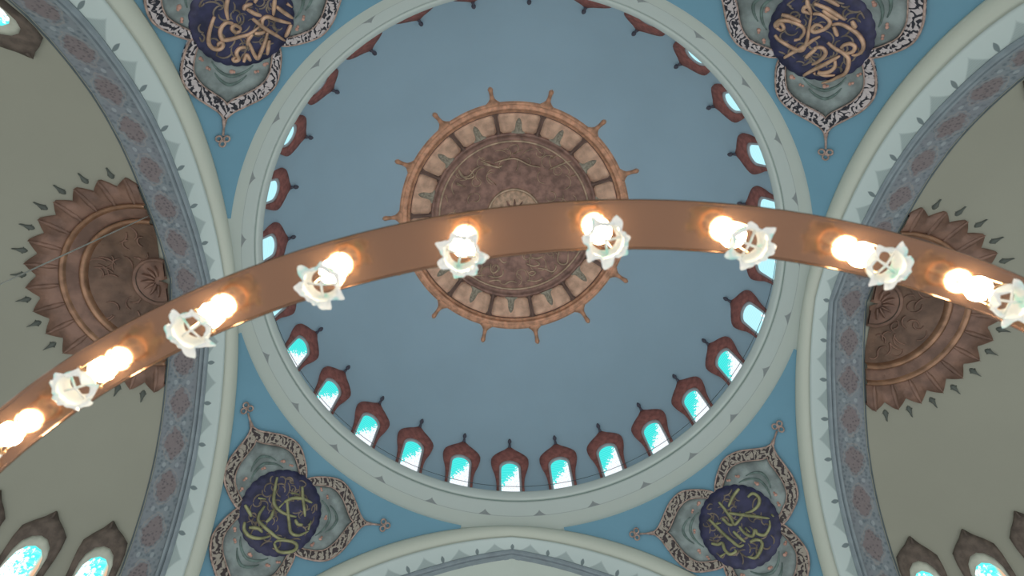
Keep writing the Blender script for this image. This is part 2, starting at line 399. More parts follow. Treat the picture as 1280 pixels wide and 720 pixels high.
def make_window(mp, org, sur, rev_o, rev_i, glass, tip, msur, mrev, mpane, mfin, knob=True):
    proto={}
    b=MB(); U_band(b,sur,rev_o,mp,.010,0.0,K=3); proto['surround']=(b,msur)
    b=MB(); U_band(b,rev_o,rev_i,mp,.007,0.0,K=2); proto['reveal']=(b,mrev)
    b=MB(); g=mirror(glass); cx=0; cy=(glass[0][1]+glass[-1][1])/2; K=5; n=len(g); rows=[];uvs=[]
    h0=glass[0][1]; h1=glass[-1][1]; hw=glass[0][0]
    for k in range(K+1):
        t=max(k/K,.001); rr=[(p[0]*t,cy+(p[1]-cy)*t) for p in g]
        rows.append([mp(p[0],p[1],.0045) for p in rr]); uvs.append([(p[0]/hw*.5,(p[1]-h0)/(h1-h0)) for p in rr])
    rows.append([mp(p[0],p[1],0) for p in g]); uvs.append(uvs[-1]); b.grid(rows,closed=True,uvs=uvs); proto['pane']=(b,mpane)
    b=MB()
    hh,kn=tip
    if knob:
        b.tube([mp(0,hh-.034,.010),mp(0,hh-.01,.010)],.02,8,rf=lambda t:.05-.02*t); b.tube([mp(0,hh-.014,.012),mp(0,hh-.006,.012),mp(0,hh,.012),mp(0,hh+.006,.012),mp(0,hh+.014,.012),mp(0,hh+.020,.012)],.05,10,rf=lambda t:.010+.050*max(0,sin(pi*min(1,t*1.05)))**.8)
    else:
        b.tube([mp(0,hh-.012,.010),mp(0,hh+.004,.010)],.02,8,rf=lambda t:.03*(1-t)+.006)
    proto['finial']=(b,mfin)
    return proto
def place_windows(proto, org, axis, angs, start, label, group, name='window', cat='window', panefn=None, labels=None):
    meshes={}
    for i,a in enumerate(angs):
        v=org-axis; th=radians(a)
        P=axis+Vector((v.x*cos(th)-v.y*sin(th), v.x*sin(th)+v.y*cos(th), v.z))
        e=empty('window_%d'%(start+i),P,th); tag(e,label,cat,group,'structure')
        for pn,(b,m) in proto.items():
            if pn not in meshes:
                o=b.build(pn,m,parent=e,origin=org); meshes[pn]=o
            else:
                o=meshes[pn].copy(); C.objects.link(o); o.parent=e
            if pn=='pane' and panefn and panefn(a):
                if not o.material_slots[0].link=='OBJECT':
                    o.material_slots[0].link='OBJECT'
                o.material_slots[0].material=panefn(a)
            elif pn=='pane' and panefn:
                o.material_slots[0].link='OBJECT'; o.material_slots[0].material=m
sur=[(.060,2.225),(.060,2.33),(.061,2.38),(.067,2.43),(.079,2.475),(.086,2.51),(.0865,2.53),(.079,2.550),(.061,2.570),(.038,2.588),(.020,2.600),(.010,2.611),(0,2.620)]
sur=[(p.x,p.y) for p in smooth_line(sur,4)]
org=W(1.02,0,2.225)
proto=make_window(domeW,org,sur,arc_top(.050,2.225,2.482),arc_top(.0395,2.225,2.474),arc_top(.0395,2.225,2.474),(2.644,1),M['red'],M['reveal'],M['pane'],M['dark'])
place_windows(proto,org,W(0,0,2.225),[k*360/28 for k in range(28)],1,'round-headed stained glass window with red-brown ogee surround in the main dome','windows round the foot of the main dome',
    panefn=lambda a:(M['pane_side'] if abs(((a-90+180)%360)-180)>72 else None))
# half dome windows, wrapped on the pointed vault
AXR=1.185
def semW(s,h,off=0.0):
    r=Pr(h); a=s/max(r,.3); r-=off*.8
    return W(AXR+r*cos(a), r*sin(a), h-off*.6)
sur=[(.064,1.02),(.064,1.38),(.066,1.49),(.067,1.538),(.062,1.565),(.040,1.582),(.016,1.597),(0,1.611)]
sur=[(p.x,p.y) for p in smooth_line(sur,4)]
org2=W(AXR+.84,0,1.02)
proto2=make_window(semW,org2,sur,arc_top(.050,1.02,1.506),arc_top(.043,1.02,1.490),arc_top(.043,1.02,1.490),(1.606,0),M['dkbrown'],M['reveal2'],M['pane_semi'],M['dkbrown'],knob=False)
place_windows(proto2,org2,W(AXR,0,1.02),[3.6+14.4*k-90 for k in range(13)],29,'round-headed daylit window with dark pointed surround in the right half dome','windows round the right half dome')
# the left ones stand on the opposite axis
ang=[3.6+14.4*k+90 for k in range(13)]
v=org2-W(AXR,0,1.02)
first={o.name.split('.')[0]:o for o in bpy.data.objects['window_29'].children}
for i,a in enumerate(ang):
    th=radians(a); ax=W(-AXR,0,1.02); P=ax+Vector((v.x*cos(th),v.x*sin(th),0))
    e=empty('window_%d'%(42+i),P,th); tag(e,'round-headed daylit window with dark pointed surround in the left half dome','window','windows round the left half dome','structure')
    for pn,src in first.items():
        o=src.copy(); C.objects.link(o); o.parent=e

# ------------------------------------------------------------------ main dome medallion
def lathe(mb, prof, mp, n=224, mat=0, t0=0, t1=360, closed=True):
    rows=[]
    for r,off in prof:
        m=n if closed else n+1
        rows.append([mp(r*cos(radians(t0+(t1-t0)*k/n)), r*sin(radians(t0+(t1-t0)*k/n)), off) for k in range(m)])
    mb.grid(rows,mat,closed=closed)
def spike(mb, prof, mp, ang=0.0, top=.012, mat=0):
    """tapering raised blade along a radius: prof = (radius, half width)"""
    rows=[]
    for r,w in prof:
        row=[]
        for s,o in ((-1,0),(-.75,.8),(0,1),(.75,.8),(1,0)):
            a=ang+s*w/r; row.append(mp(r*cos(a), r*sin(a), top*o))
        rows.append(row)
    mb.grid(rows,mat)
AP=W(0,0,HD+RD)
med=tag(empty('ceiling_medallion',AP),'large round copper medallion with fourteen spikes at the crown of the blue dome','medallion')
b=MB(); lathe(b,[(.551,0),(.552,.009),(.557,.013),(.562,.009),(.565,.012),(.570,.020),(.577,.022),(.584,.017),(.588,.010),(.592,.013),(.597,.011),(.601,.0)],domeP)
b.build('rim',M['copper'],med,AP)
b=MB(); lathe(b,[(.556,.001),(.5555,.005),(.450,.005),(.448,.001)],domeP); b.build('panel_ground',M['divider'],med,AP)
b=MB(); lathe(b,[(.449,.003),(.447,.010),(.441,.013),(.434,.011),(.428,.006),(.414,.007),(.411,.010)],domeP); b.build('inner_moulding',M['copperdk'],med,AP)
b=MB(); lathe(b,[(.412,.004),(.411,.014),(.407,.017),(.402,.015),(.400,.004)],domeP); b.build('bead',M['bronze'],med,AP)
b=MB(); lathe(b,[(.402,.004),(.39,.006),(.30,.003),(.20,.003),(.155,.008),(.140,.008)],domeP); b.build('calligraphy_field',M['copperdk'],med,AP)
b=MB(); lathe(b,[(.150,.006),(.149,.018),(.143,.021),(.137,.018),(.135,.006)],domeP); b.build('boss_ring',M['bronze'],med,AP)
b=MB(); lathe(b,[(.138,.006),(.125,.008),(.09,.010),(.05,.014),(.001,.018)],domeP,n=64)
for k in range(12):
    a=2*pi*k/12; spike(b,[(.030,.002),(.05,.009),(.072,.007),(.090,.001)],domeP,a,.020,mat=1)
for k in range(6): spike(b,[(.012,.002),(.03,.006),(.055,.001)],domeP,2*pi*k/6+.2,.030,mat=0)
b.build('boss',[M['boss'],M['copperdk']],med,AP)
CAL={"BL":[[[-0.11,0.014],[-0.092,-0.016],[-0.072,-0.046],[-0.051,-0.062],[-0.019,-0.064],[0.011,-0.056],[0.033,-0.046]],[[-0.028,-0.025],[-0.003,-0.05],[0.023,-0.074],[0.051,-0.097],[0.079,-0.088],[0.098,-0.059]],[[-0.116,-0.078],[-0.092,-0.064]],[[-0.033,-0.033],[-0.019,-0.007],[0.013,0.014],[0.049,0.023]],[[-0.035,0.004],[-0.009,0.017]],[[-0.017,0.045],[0.011,0.016],[0.039,-0.009],[0.058,-0.028]],[[-0.138,-0.122],[-0.113,-0.129],[-0.094,-0.137]],[[-0.08,-0.084],[-0.078,-0.114],[-0.066,-0.132],[-0.035,-0.136],[0.001,-0.137],[0.024,-0.136],[0.055,-0.123]],[[-0.101,-0.163],[-0.086,-0.183],[-0.056,-0.187],[-0.023,-0.171],[-0.002,-0.147]],[[-0.079,-0.168],[-0.051,-0.152],[-0.03,-0.153]],[[0.024,-0.157],[0.051,-0.169],[0.08,-0.155],[0.098,-0.133],[0.091,-0.117],[0.065,-0.121],[0.033,-0.14],[0.024,-0.157]],[[0.035,-0.055],[0.052,-0.062],[0.069,-0.053]],[[0.083,-0.04],[0.091,-0.04]],[[-0.042,-0.121],[-0.039,-0.097],[-0.049,-0.072]],[[-0.037,-0.064],[-0.033,-0.033]],[[0.095,-0.056],[0.084,-0.026]]],"BR":[[[0.074,0.034],[0.04,0.026],[0.002,0.007]],[[-0.016,0.039],[-0.014,0.007],[-0.015,-0.027],[-0.018,-0.052],[0.005,-0.05],[0.035,-0.041]],[[0.08,-0.006],[0.102,-0.006],[0.111,-0.028],[0.095,-0.047],[0.065,-0.051],[0.038,-0.043]],[[-0.011,-0.01],[0.024,-0.041],[0.059,-0.071],[0.096,-0.104]],[[0.11,-0.097],[0.112,-0.108]],[[-0.083,0.012],[-0.076,-0.022],[-0.07,-0.056],[-0.06,-0.091],[-0.05,-0.119],[-0.032,-0.123]],[[-0.036,-0.068],[-0.031,-0.095],[-0.023,-0.119]],[[-0.008,-0.066],[-0.006,-0.097],[0.01,-0.117],[0.03,-0.106],[0.029,-0.12],[0.048,-0.137],[0.077,-0.127],[0.092,-0.109]],[[0.024,-0.14],[0.021,-0.157],[-0.001,-0.171],[-0.027,-0.178],[-0.046,-0.162]],[[-0.126,-0.059],[-0.11,-0.074],[-0.093,-0.079],[-0.099,-0.1],[-0.094,-0.122],[-0.071,-0.127],[-0.07,-0.118]],[[-0.128,-0.111],[-0.102,-0.112]],[[-0.04,-0.011],[-0.035,-0.039],[-0.023,-0.051]],[[0.007,-0.081],[0.011,-0.103]],[[-0.009,-0.128],[0.013,-0.133],[0.028,-0.148]],[[-0.071,-0.015],[-0.054,-0.022]]],"TL":[[[0.053,-0.135],[0.079,-0.126],[0.105,-0.113],[0.123,-0.099],[0.129,-0.081],[0.122,-0.065],[0.109,-0.062],[0.101,-0.071],[0.109,-0.077],[0.117,-0.073]],[[0.044,-0.051],[0.056,-0.058],[0.053,-0.074],[0.041,-0.075],[0.038,-0.059],[0.044,-0.051]],[[0.04,-0.082],[0.048,-0.097],[0.064,-0.1],[0.083,-0.092],[0.093,-0.074],[0.082,-0.059],[0.062,-0.043],[0.04,-0.026],[0.021,-0.02],[0.003,-0.017]],[[-0.015,-0.142],[0.006,-0.132],[0.024,-0.118],[0.039,-0.1]],[[-0.003,-0.048],[-0.002,-0.025],[-0.002,0.004],[-0.006,0.039],[-0.009,0.071]],[[-0.004,-0.012],[-0.018,-0.024],[-0.033,-0.019],[-0.042,0.006],[-0.051,0.029],[-0.06,0.047]],[[0.003,0.013],[0.027,0.026],[0.058,0.037],[0.082,0.043],[0.076,0.023],[0.061,-0.004],[0.059,-0.017]],[[0.033,-0.017],[0.051,-0.016],[0.067,-0.007]],[[-0.008,-0.084],[-0.02,-0.088],[-0.036,-0.077]],[[-0.015,-0.08],[-0.018,-0.053],[-0.025,-0.034]],[[-0.095,-0.047],[-0.074,-0.031],[-0.06,-0.02],[-0.046,-0.009]],[[-0.071,-0.021],[-0.072,0.009],[-0.075,0.041]],[[-0.097,-0.004],[-0.098,0.015]],[[0.075,-0.007],[0.087,-0.019],[0.104,-0.017],[0.115,-0.001],[0.126,-0.006],[0.124,-0.014],[0.115,-0.012]],[[0.114,0.017],[0.092,0.01],[0.097,0.025],[0.1,0.031]],[[0.027,-0.014],[0.017,-0.001],[0.004,0.006]],[[0.018,0.033],[0.039,0.047],[0.057,0.059]],[[-0.058,0.049],[-0.034,0.059],[-0.017,0.063]],[[-0.026,-0.118],[-0.055,-0.109],[-0.067,-0.076],[-0.069,-0.056]],[[-0.042,-0.075],[-0.085,-0.086],[-0.089,-0.068]],[[-0.04,-0.137],[-0.065,-0.124],[-0.083,-0.098]]],"TR":[[[0.117,0.021],[0.099,0.016],[0.1,0.004],[0.118,0.003],[0.115,0.018],[0.123,0.016],[0.124,-0.001],[0.11,-0.02],[0.089,-0.034],[0.07,-0.04],[0.056,-0.033],[0.047,-0.013],[0.052,0.0]],[[0.096,0.038],[0.076,0.037],[0.045,0.025],[0.019,0.01],[0.015,-0.004],[0.033,-0.028],[0.064,-0.056],[0.091,-0.081]],[[0.091,-0.081],[0.113,-0.088],[0.119,-0.078],[0.112,-0.07],[0.101,-0.076],[0.091,-0.081]],[[0.113,-0.088],[0.123,-0.091],[0.136,-0.098]],[[0.021,0.058],[0.022,0.028],[0.02,-0.003],[0.024,-0.042],[0.023,-0.064]],[[0.09,-0.086],[0.079,-0.101],[0.058,-0.11],[0.043,-0.108],[0.036,-0.092],[0.038,-0.074],[0.043,-0.058],[0.054,-0.057],[0.059,-0.073],[0.051,-0.082],[0.041,-0.084]],[[0.137,-0.015],[0.118,-0.03],[0.088,-0.045]],[[0.114,-0.106],[0.082,-0.126],[0.054,-0.137],[0.029,-0.147]],[[0.086,-0.114],[0.063,-0.121],[0.04,-0.132]],[[0.029,-0.11],[0.01,-0.106],[-0.001,-0.104]],[[0.035,-0.11],[0.028,-0.128],[0.005,-0.143],[-0.022,-0.153],[-0.05,-0.152],[-0.068,-0.14],[-0.074,-0.122],[-0.068,-0.107]],[[0.019,-0.16],[0.004,-0.158],[-0.005,-0.159]],[[-0.035,-0.093],[-0.032,-0.106],[-0.037,-0.122],[-0.05,-0.127],[-0.06,-0.115],[-0.057,-0.098],[-0.051,-0.095]],[[-0.012,0.006],[-0.007,-0.014],[-0.003,-0.036]],[[0.001,-0.03],[-0.007,-0.049],[-0.025,-0.051],[-0.035,-0.039],[-0.04,-0.017],[-0.039,0.003]],[[-0.003,-0.071],[-0.028,-0.078],[-0.047,-0.089],[-0.071,-0.094],[-0.093,-0.081],[-0.108,-0.061],[-0.108,-0.038],[-0.108,-0.015],[-0.103,0.01]],[[-0.056,0.042],[-0.055,0.009],[-0.056,-0.03],[-0.055,-0.062],[-0.054,-0.078]],[[-0.06,-0.059],[-0.076,-0.049],[-0.082,-0.03],[-0.077,-0.01],[-0.069,0.001],[-0.087,-0.012],[-0.099,-0.036]],[[-0.063,0.011],[-0.071,0.012]],[[0.052,0.002],[0.046,-0.004]],[[0.122,-0.131],[0.1,-0.145],[0.071,-0.156]],[[0.159,-0.067],[0.161,-0.089],[0.149,-0.111]]],"C":[[[-0.12,0.272],[-0.118,0.312],[-0.097,0.322],[-0.077,0.302],[-0.088,0.282],[-0.103,0.297]],[[-0.073,0.246],[-0.052,0.266],[-0.031,0.263]],[[-0.133,0.337],[-0.096,0.346],[-0.055,0.336],[-0.05,0.306]],[[0.258,0.187],[0.252,0.238],[0.276,0.256],[0.305,0.243],[0.308,0.187]],[[0.092,0.321],[0.113,0.33],[0.133,0.313],[0.112,0.307],[0.092,0.318]],[[0.088,0.356],[0.135,0.358],[0.176,0.34]],[[0.143,0.288],[0.184,0.29],[0.226,0.301],[0.246,0.274],[0.235,0.26]],[[0.099,0.23],[0.141,0.237],[0.172,0.22]],[[0.079,0.266],[0.117,0.279],[0.153,0.267],[0.131,0.248]],[[-0.216,0.325],[-0.19,0.336],[-0.154,0.334]],[[-0.037,0.38],[-0.001,0.365],[0.031,0.373]],[[-0.127,0.366],[-0.085,0.361],[-0.059,0.366]],[[-0.308,-0.24],[-0.287,-0.208],[-0.25,-0.213],[-0.224,-0.246],[-0.198,-0.263]],[[-0.318,-0.165],[-0.287,-0.154]],[[-0.177,-0.279],[-0.14,-0.269],[-0.097,-0.265]],[[-0.121,-0.285],[-0.015,-0.312],[0.069,-0.28],[0.129,-0.271]],[[0.177,-0.261],[0.254,-0.302],[0.287,-0.316]],[[-0.307,-0.246],[-0.272,-0.198],[-0.225,-0.211],[-0.249,-0.247]],[[-0.318,-0.174],[-0.271,-0.15]],[[-0.191,-0.295],[-0.108,-0.261],[-0.073,-0.274]],[[-0.017,-0.336],[0.029,-0.361]],[[0.295,-0.233],[0.339,-0.249]],[[0.183,-0.322],[0.227,-0.348]],[[-0.154,-0.2],[-0.105,-0.164]]]}
def stroke_mesh(mb, strokes, mp, off, w, mat=0, taper=True):
    for s in strokes:
        L=smooth_line(s,5) if len(s)>2 else [Vector((*p,0)) for p in s]
        pts=[mp(p.x,p.y,off) for p in L]
        mb.tube(pts,w,7,mat=mat,rf=(lambda t,w=w:w*(.45+.75*sin(pi*min(max(t*.9+.1,0),1))**.6)) if taper else None)
b=MB(); stroke_mesh(b,CAL['C'],domeP,.009,.027)
r2=random.Random(3)
for k in range(70):                          # flowing letters filling the ring of text
    r0=r2.uniform(.215,.375); a0=2*pi*k/70+r2.uniform(-.04,.04); a=a0; pts=[]; hd=r2.uniform(0,2*pi); kk=r2.choice((-1,1))*r2.uniform(12,45); x,y=r0*cos(a0),r0*sin(a0)
    if (-.32<x<.32 and .19<y): pass
    for i in range(r2.randint(5,9)):
        pts.append((x,y)); hd+=kk*.02; x+=.018*cos(hd); y+=.018*sin(hd)
        rr=hypot(x,y)
        if rr>.385: x*=.385/rr; y*=.385/rr
        if rr<.195: x*=.195/rr; y*=.195/rr
    stroke_mesh(b,[pts],domeP,.007,.014)
b.build('calligraphy',M['bronze'],med,AP)
def copy_part(o, parent, rz, **kw):
    c=o.copy(); C.objects.link(c); c.parent=parent; c.rotation_euler=(0,0,rz); return c
PH=radians(-100.5+360/14*.0)                # a divider and spike stand at this angle
PH=radians(90+360/28)
b=MB(); spike(b,[(.594,.046),(.602,.034),(.611,.021),(.622,.012),(.640,.009),(.655,.0105),(.666,.013),(.673,.009),(.678,.001)],domeP,0,.014); sp=b.build('spike',M['copper'],med,AP); sp.rotation_euler=(0,0,PH)
b=MB(); spike(b,[(.447,.013),(.455,.008),(.47,.0055),(.53,.0055),(.545,.009),(.553,.016)],domeP,0,.012); dv=b.build('divider',M['divider'],med,AP); dv.rotation_euler=(0,0,PH)
hw=pi/14-.022
ol=[(r_,a_) for r_,a_ in ([(.450,a) for a in [(-hw+.03)+(2*hw-.06)*k/10 for k in range(11)]]+[(.462,hw)]+[(.5,hw),(.535,hw)]+[(.547,a) for a in [(hw-.012)-(2*hw-.024)*k/10 for k in range(11)]]+[(.535,-hw),(.5,-hw),(.462,-hw)])]
ol=[(r_*cos(a_),r_*sin(a_)) for r_,a_ in ol]
b=MB(); disc(b,ol,(.498,0),domeP,.008,.002,K=4,bulge=.003); pn=b.build('panel',M['panel'],med,AP); pn.rotation_euler=(0,0,PH+pi/14)
b=MB(); spike(b,[(.449,.042),(.455,.039),(.460,.028),(.468,.0225),(.482,.021),(.500,.0195),(.511,.015),(.520,.009),(.527,.001)],domeP,0,.017)
spike(b,[(.462,.004),(.475,.008),(.492,.0085),(.505,.002)],domeP,0,.022)
ni=b.build('niche_relief',M['niche'],pn,AP)
for k in range(1,14):
    copy_part(sp,med,PH+2*pi*k/14); copy_part(dv,med,PH+2*pi*k/14); p2=copy_part(pn,med,PH+pi/14+2*pi*k/14)
    c=ni.copy(); C.objects.link(c); c.parent=p2

# ------------------------------------------------------------------ half dome medallions
def make_semi_med(sd, name, label):
    def mp(x,y,off=0.0):
        X=AXR+x; X=max(X,1.157); return W(sd*X, y*sd, Ph(hypot(x,y))-off)
    org=W(sd*AXR,0,1.95)
    root=tag(empty(name,org),label,'medallion',None)
    T0,T1=-99,99
    def zig(a):                              # saw-toothed outer edge, 28 points to the full circle
        f=(a/(2*pi/28)+.5)%1.0; return .316+.030*(1-abs(2*f-1))**.9
    b=MB(); n=14*12; angs=[radians(T0+(T1-T0)*k/n) for k in range(n+1)]
    rows=[[mp(zig(a)*cos(a),zig(a)*sin(a),0) for a in angs],[mp((zig(a)-.003)*cos(a),(zig(a)-.003)*sin(a),.010) for a in angs]]
    rows.append([mp(.285*cos(a),.285*sin(a),.013) for a in angs]); rows.append([mp(.262*cos(a),.262*sin(a),.008) for a in angs])
    b.grid(rows)
    for k in range(-7,8):                    # leaf ribs running out to each tooth
        a=2*pi*k/28
        if abs(k)<8: spike(b,[(.262,.003),(.285,.011),(.315,.009),(.341,.001)],mp,a,.017,mat=0)
    b.build('toothed_rim',M['semibrown'],root,org)
    b=MB(); lathe(b,[(.264,.007),(.262,.016),(.256,.020),(.250,.015),(.246,.009)],mp,n=90,t0=T0,t1=T1,closed=False)
    lathe(b,[(.214,.006),(.212,.018),(.205,.022),(.198,.018),(.195,.006)],mp,n=90,t0=T0,t1=T1,closed=False); b.build('ridge',M['semigold'],root,org)
    b=MB(); lathe(b,[(.25,.010),(.235,.013),(.215,.008)],mp,n=90,t0=T0,t1=T1,closed=False); b.build('moulding',M['semibrown'],root,org)
    b=MB(); lathe(b,[(.198,.006),(.15,.003),(.09,.004),(.075,.008)],mp,n=90,t0=T0,t1=T1,closed=False)
    q=random.Random(5+int(sd))
    for k in range(26):
        a=radians(q.uniform(-88,88)); r=q.uniform(.095,.18); pts=[];x,y=r*cos(a),r*sin(a); hd=q.uniform(0,6.3); kk=q.choice((-1,1))*q.uniform(.25,.7)
        for i in range(6):
            pts.append((x,y)); hd+=kk; x+=.010*cos(hd); y+=.010*sin(hd)
        stroke_mesh(b,[pts],mp,.006,.014,mat=1)
    b.build('calligraphy_field',[M['semidark'],M['semibrown']],root,org)
    b=MB(); lathe(b,[(.080,.006),(.078,.016),(.073,.018),(.068,.014)],mp,n=60,t0=-165,t1=165,closed=False); lathe(b,[(.068,.010),(.03,.012),(.002,.016)],mp,n=60,t0=-165,t1=165,closed=False)
    for k in range(-3,4): spike(b,[(.014,.002),(.03,.007),(.052,.002)],mp,k*.5,.024)
    b.build('boss',M['semibrown'],root,org)
    for k in range(-7,7):                    # small leaf finials in the gaps between teeth
        a=2*pi*(k+.5)/28
        b=MB(); spike(b,[(.341,.001),(.346,.007),(.352,.009),(.358,.006),(.364,.003),(.375,.0008)],mp,a,.008)
        spike(b,[(.348,.001),(.3515,.012),(.355,.001)],mp,a,.007)
        b.build('finial',M['dkgreen'],root,org)
    return root
make_semi_med(-1,'half_dome_medallion','brown toothed medallion in the half dome with the thin steel wire in front')
make_semi_med(1,'half_dome_medallion','brown toothed medallion with bright copper ridges, in the half dome without a wire')

# ------------------------------------------------------------------ calligraphy ornaments on the pendentives
prof=[(.062,.118),(.085,.131),(.12,.139),(.17,.142),(.205,.132),(.24,.103),(.268,.062),(.292,.024),(.312,.006),(.325,0)]
inn=[(.062,.090),(.085,.098),(.115,.103),(.155,.103),(.180,.093),(.205,.070),(.223,.043),(.238,.018),(.248,.005),(.255,0)]
inn=[(a*.82+c*.18,b_*.82+d*.18) for (a,b_),(c,d) in zip(inn,prof)]
def lobes(pr):
    out=[]
    for ax in (28,152,270):
        a=radians(ax); e=(cos(a),sin(a)); f=(-sin(a),cos(a))
        h=[(q.x,q.y) for q in smooth_line(pr,4)]
        full=[(p,-w) for p,w in h]+[(p,w) for p,w in reversed(h[:-1])]
        out+=[(e[0]*p+f[0]*w, -.065+e[1]*p+f[1]*w) for p,w in full]
    return out
OUT,INN=lobes(prof),lobes(inn)
def make_ornament(key, sx, sy, du, label, mcal, mbord):
    e0=radians(37); q=2**-.5
    n=Vector((cos(e0)*sx*q,cos(e0)*sy*q,sin(e0))); vv=Vector((-sin(e0)*sx*q,-sin(e0)*sy*q,cos(e0))); uu=n.cross(vv)
    def mp(u,v,off=0.0):
        d=(n+uu*((u)/RP)+vv*(v/RP)).normalized()*(RP-off); return W(d.x,d.y,ZC+d.z)
    def mq(u,v,off=0.0): return mp(u+du,v,off)
    org=mq(0,-.065,0)
    root=tag(empty('calligraphy_ornament',org),label,'ornament')
    b=MB(); ringband(b,OUT,INN,mq,.012,0,K=4); b.build('arabesque_border',mbord,root,org)
    b=MB(); b.tube([mq(p[0],p[1],.010) for p in OUT],.022,6,closed=True); b.tube([mq(p[0],p[1],.012) for p in INN],.012,6,closed=True)
    b.build('rope_edge',M['rope'],root,org)
    b=MB(); disc(b,[p for p in INN],(0,-.065),mq,.007,0,K=8)
    for ax in (28,152,270):                  # painted shell and blossoms in each lobe
        a=radians(ax)
        for rr,w,mt in ((.205,.052,1),(.178,.070,2),):
            pts=[]
            for k in range(13):
                t=-1+2*k/12; an=a+t*w/rr*1.05; r_=rr-.028*abs(t)**1.5; pts.append((r_*cos(an),-.065+r_*sin(an)))
            b.tube([mq(p[0],p[1],.007) for p in pts],.02,6,mat=1,rf=lambda t:.012+.022*sin(pi*t))
        for t,r_ in ((-.62,.160),(-.42,.172),(.0,.163),(.42,.172),(.62,.160)):
            an=a+t; c=(r_*cos(an),-.065+r_*sin(an))
            b.ball(mq(c[0],c[1],.008),.042*rnd.uniform(.7,1.2),8,mat=2,sc=(1,1,.7))
            b.ball(mq(c[0]+.008*cos(an+1.5),c[1]+.008*sin(an+1.5),.008),.028,8,mat=2)
    b.build('painted_field',[M['sage'],M['sage2'],M['rose']],root,org)
    N=112; ol=[((.1405+.0035*abs(sin(14*2*pi*k/N)))*cos(2*pi*k/N),-.065+(.1405+.0035*abs(sin(14*2*pi*k/N)))*sin(2*pi*k/N)) for k in range(N)]
    b=MB(); disc(b,ol,(0,-.065),mq,.014,0,K=6,bulge=.002); b.build('roundel',M['navy'],root,org)
    b=MB(); stroke_mesh(b,CAL[key],mp,.0165,.033)
    q2=random.Random(len(label)*7+int(sx*3+sy)); 
    for k in range(64):
        a=q2.uniform(0,2*pi); r_=.118*sqrt(q2.uniform(0,1)); x,y=r_*cos(a),-.065+r_*sin(a); hd=q2.uniform(0,6.3); kk=q2.choice((-1,1))*q2.uniform(.2,.75); pts=[]
        for i in range(q2.randint(4,8)):
            pts.append((x+du,y)); hd+=kk; x+=.0085*cos(hd); y+=.0085*sin(hd)
            rr=hypot(x,y+.065)
            if rr>.126: x*=.126/rr; y=-.065+(y+.065)*.126/rr
        stroke_mesh(b,[pts],mp,.0145,.016,mat=1)
    b.build('calligraphy',[mcal,M['umber']],root,org)
    for ax in (28,152,270):
        a=radians(ax); e=(cos(a),sin(a)); f=(-e[1],e[0])
        def pt(p,w,off=.008): return mq(e[0]*p+f[0]*w,-.065+e[1]*p+f[1]*w,off)
        b=MB(); b.tube([pt(.318,0),pt(.345,0),pt(.372,0)],.02,8,rf=lambda t:.05-.028*min(1,t*2))
        for p,w in ((.384,.0125),(.384,-.0125),(.402,0)):
            b.tube([pt(p+.0095*cos(2*pi*k/14),w+.0095*sin(2*pi*k/14)) for k in range(14)],.019,6,closed=True)
        b.ball(pt(.389,0),.03,8)
        b.build('finial',M['rope'],root,org)
    return root
make_ornament('TL',-1,-1,.015,'trefoil ornament with hook-shaped letter and zigzag strokes, black and white arabesque border',M['gold'],M['arab'])
make_ornament('TR',1,-1,.027,'trefoil ornament whose navy roundel carries rounded copper gold loops, black and white border',M['gold'],M['arab'])
make_ornament('BL',-1,1,-.020,'trefoil ornament with olive gold script in stacked bowls and tall uprights, brown and sage border',M['goldgreen'],M['arab2'])
make_ornament('BR',1,1,-.008,'trefoil ornament with olive gold script crossed by one long level bar, brown and sage border',M['goldgreen'],M['arab2'])

# ------------------------------------------------------------------ ring chandelier
ZB=EYE+2.00; CC=Vector((.583+CAMX*S, 3.93+CAMY*S, ZB)); RI,RO=3.476,3.628; RL=3.545
ch=tag(empty('ring_chandelier',CC),'wide copper ring chandelier with lit bulbs and glass flower shades under the domes','chandelier')
b=MB(); N=240
pr=[(RI,.004),(RI+.004,0),(RO-.004,0),(RO,.004),(RO+.007,.004),(RO+.010,.010),(RO+.006,.016),(RO,.018),(RO,.055),(RI,.055),(RI,.018),(RI-.005,.014),(RI-.007,.008),(RI-.003,.003),(RI,.004)]
for k0 in range(len(pr)-1):
    b.grid([[CC+Vector((r*cos(2*pi*k/N),r*sin(2*pi*k/N),z)) for k in range(N)] for r,z in pr[k0:k0+2]],closed=True)
b.build('band',M['band'],ch,CC)
# lamp: rosette on the band, bulb, rods and a ruffled glass flower below
b=MB(); O=Vector((0,0,0))
rr_=[(.0005,-.006),(.012,-.006),(.015,-.003),(.020,-.002),(.024,0),(.024,.002)]
b.grid([[Vector((r*cos(2*pi*k/20),r*sin(2*pi*k/20),z)) for k in range(20)] for r,z in rr_],closed=True)
b.tube([(0,0,-.004),(0,0,-.012)],.011,12)
for k in range(3):
    a=2*pi*k/3+.4; b.tube([(.024*cos(a),.024*sin(a),-.004),(.044*cos(a),.044*sin(a),-.03),(.047*cos(a),.047*sin(a),-.10),(.046*cos(a),.046*sin(a),-.152)],.0022,6)
    b.ball((.052*cos(a),.052*sin(a),-.140),.005,8)
b.tube([(.046*cos(2*pi*k/28),.046*sin(2*pi*k/28),-.146) for k in range(28)],.0028,6,closed=True)
lh=b.build('lamp',M['brass'],ch,(0,0,0))
b=MB(); prb=[(.0005,-.084),(.016,-.082),(.031,-.073),(.041,-.056),(.042,-.042),(.036,-.026),(.024,-.013),(.012,-.008)]
b.grid([[Vector((r*cos(2*pi*k/20),r*sin(2*pi*k/20),z)) for k in range(20)] for r,z in prb],closed=True); bu=b.build('bulb',M['bulb'],lh,(0,0,0))
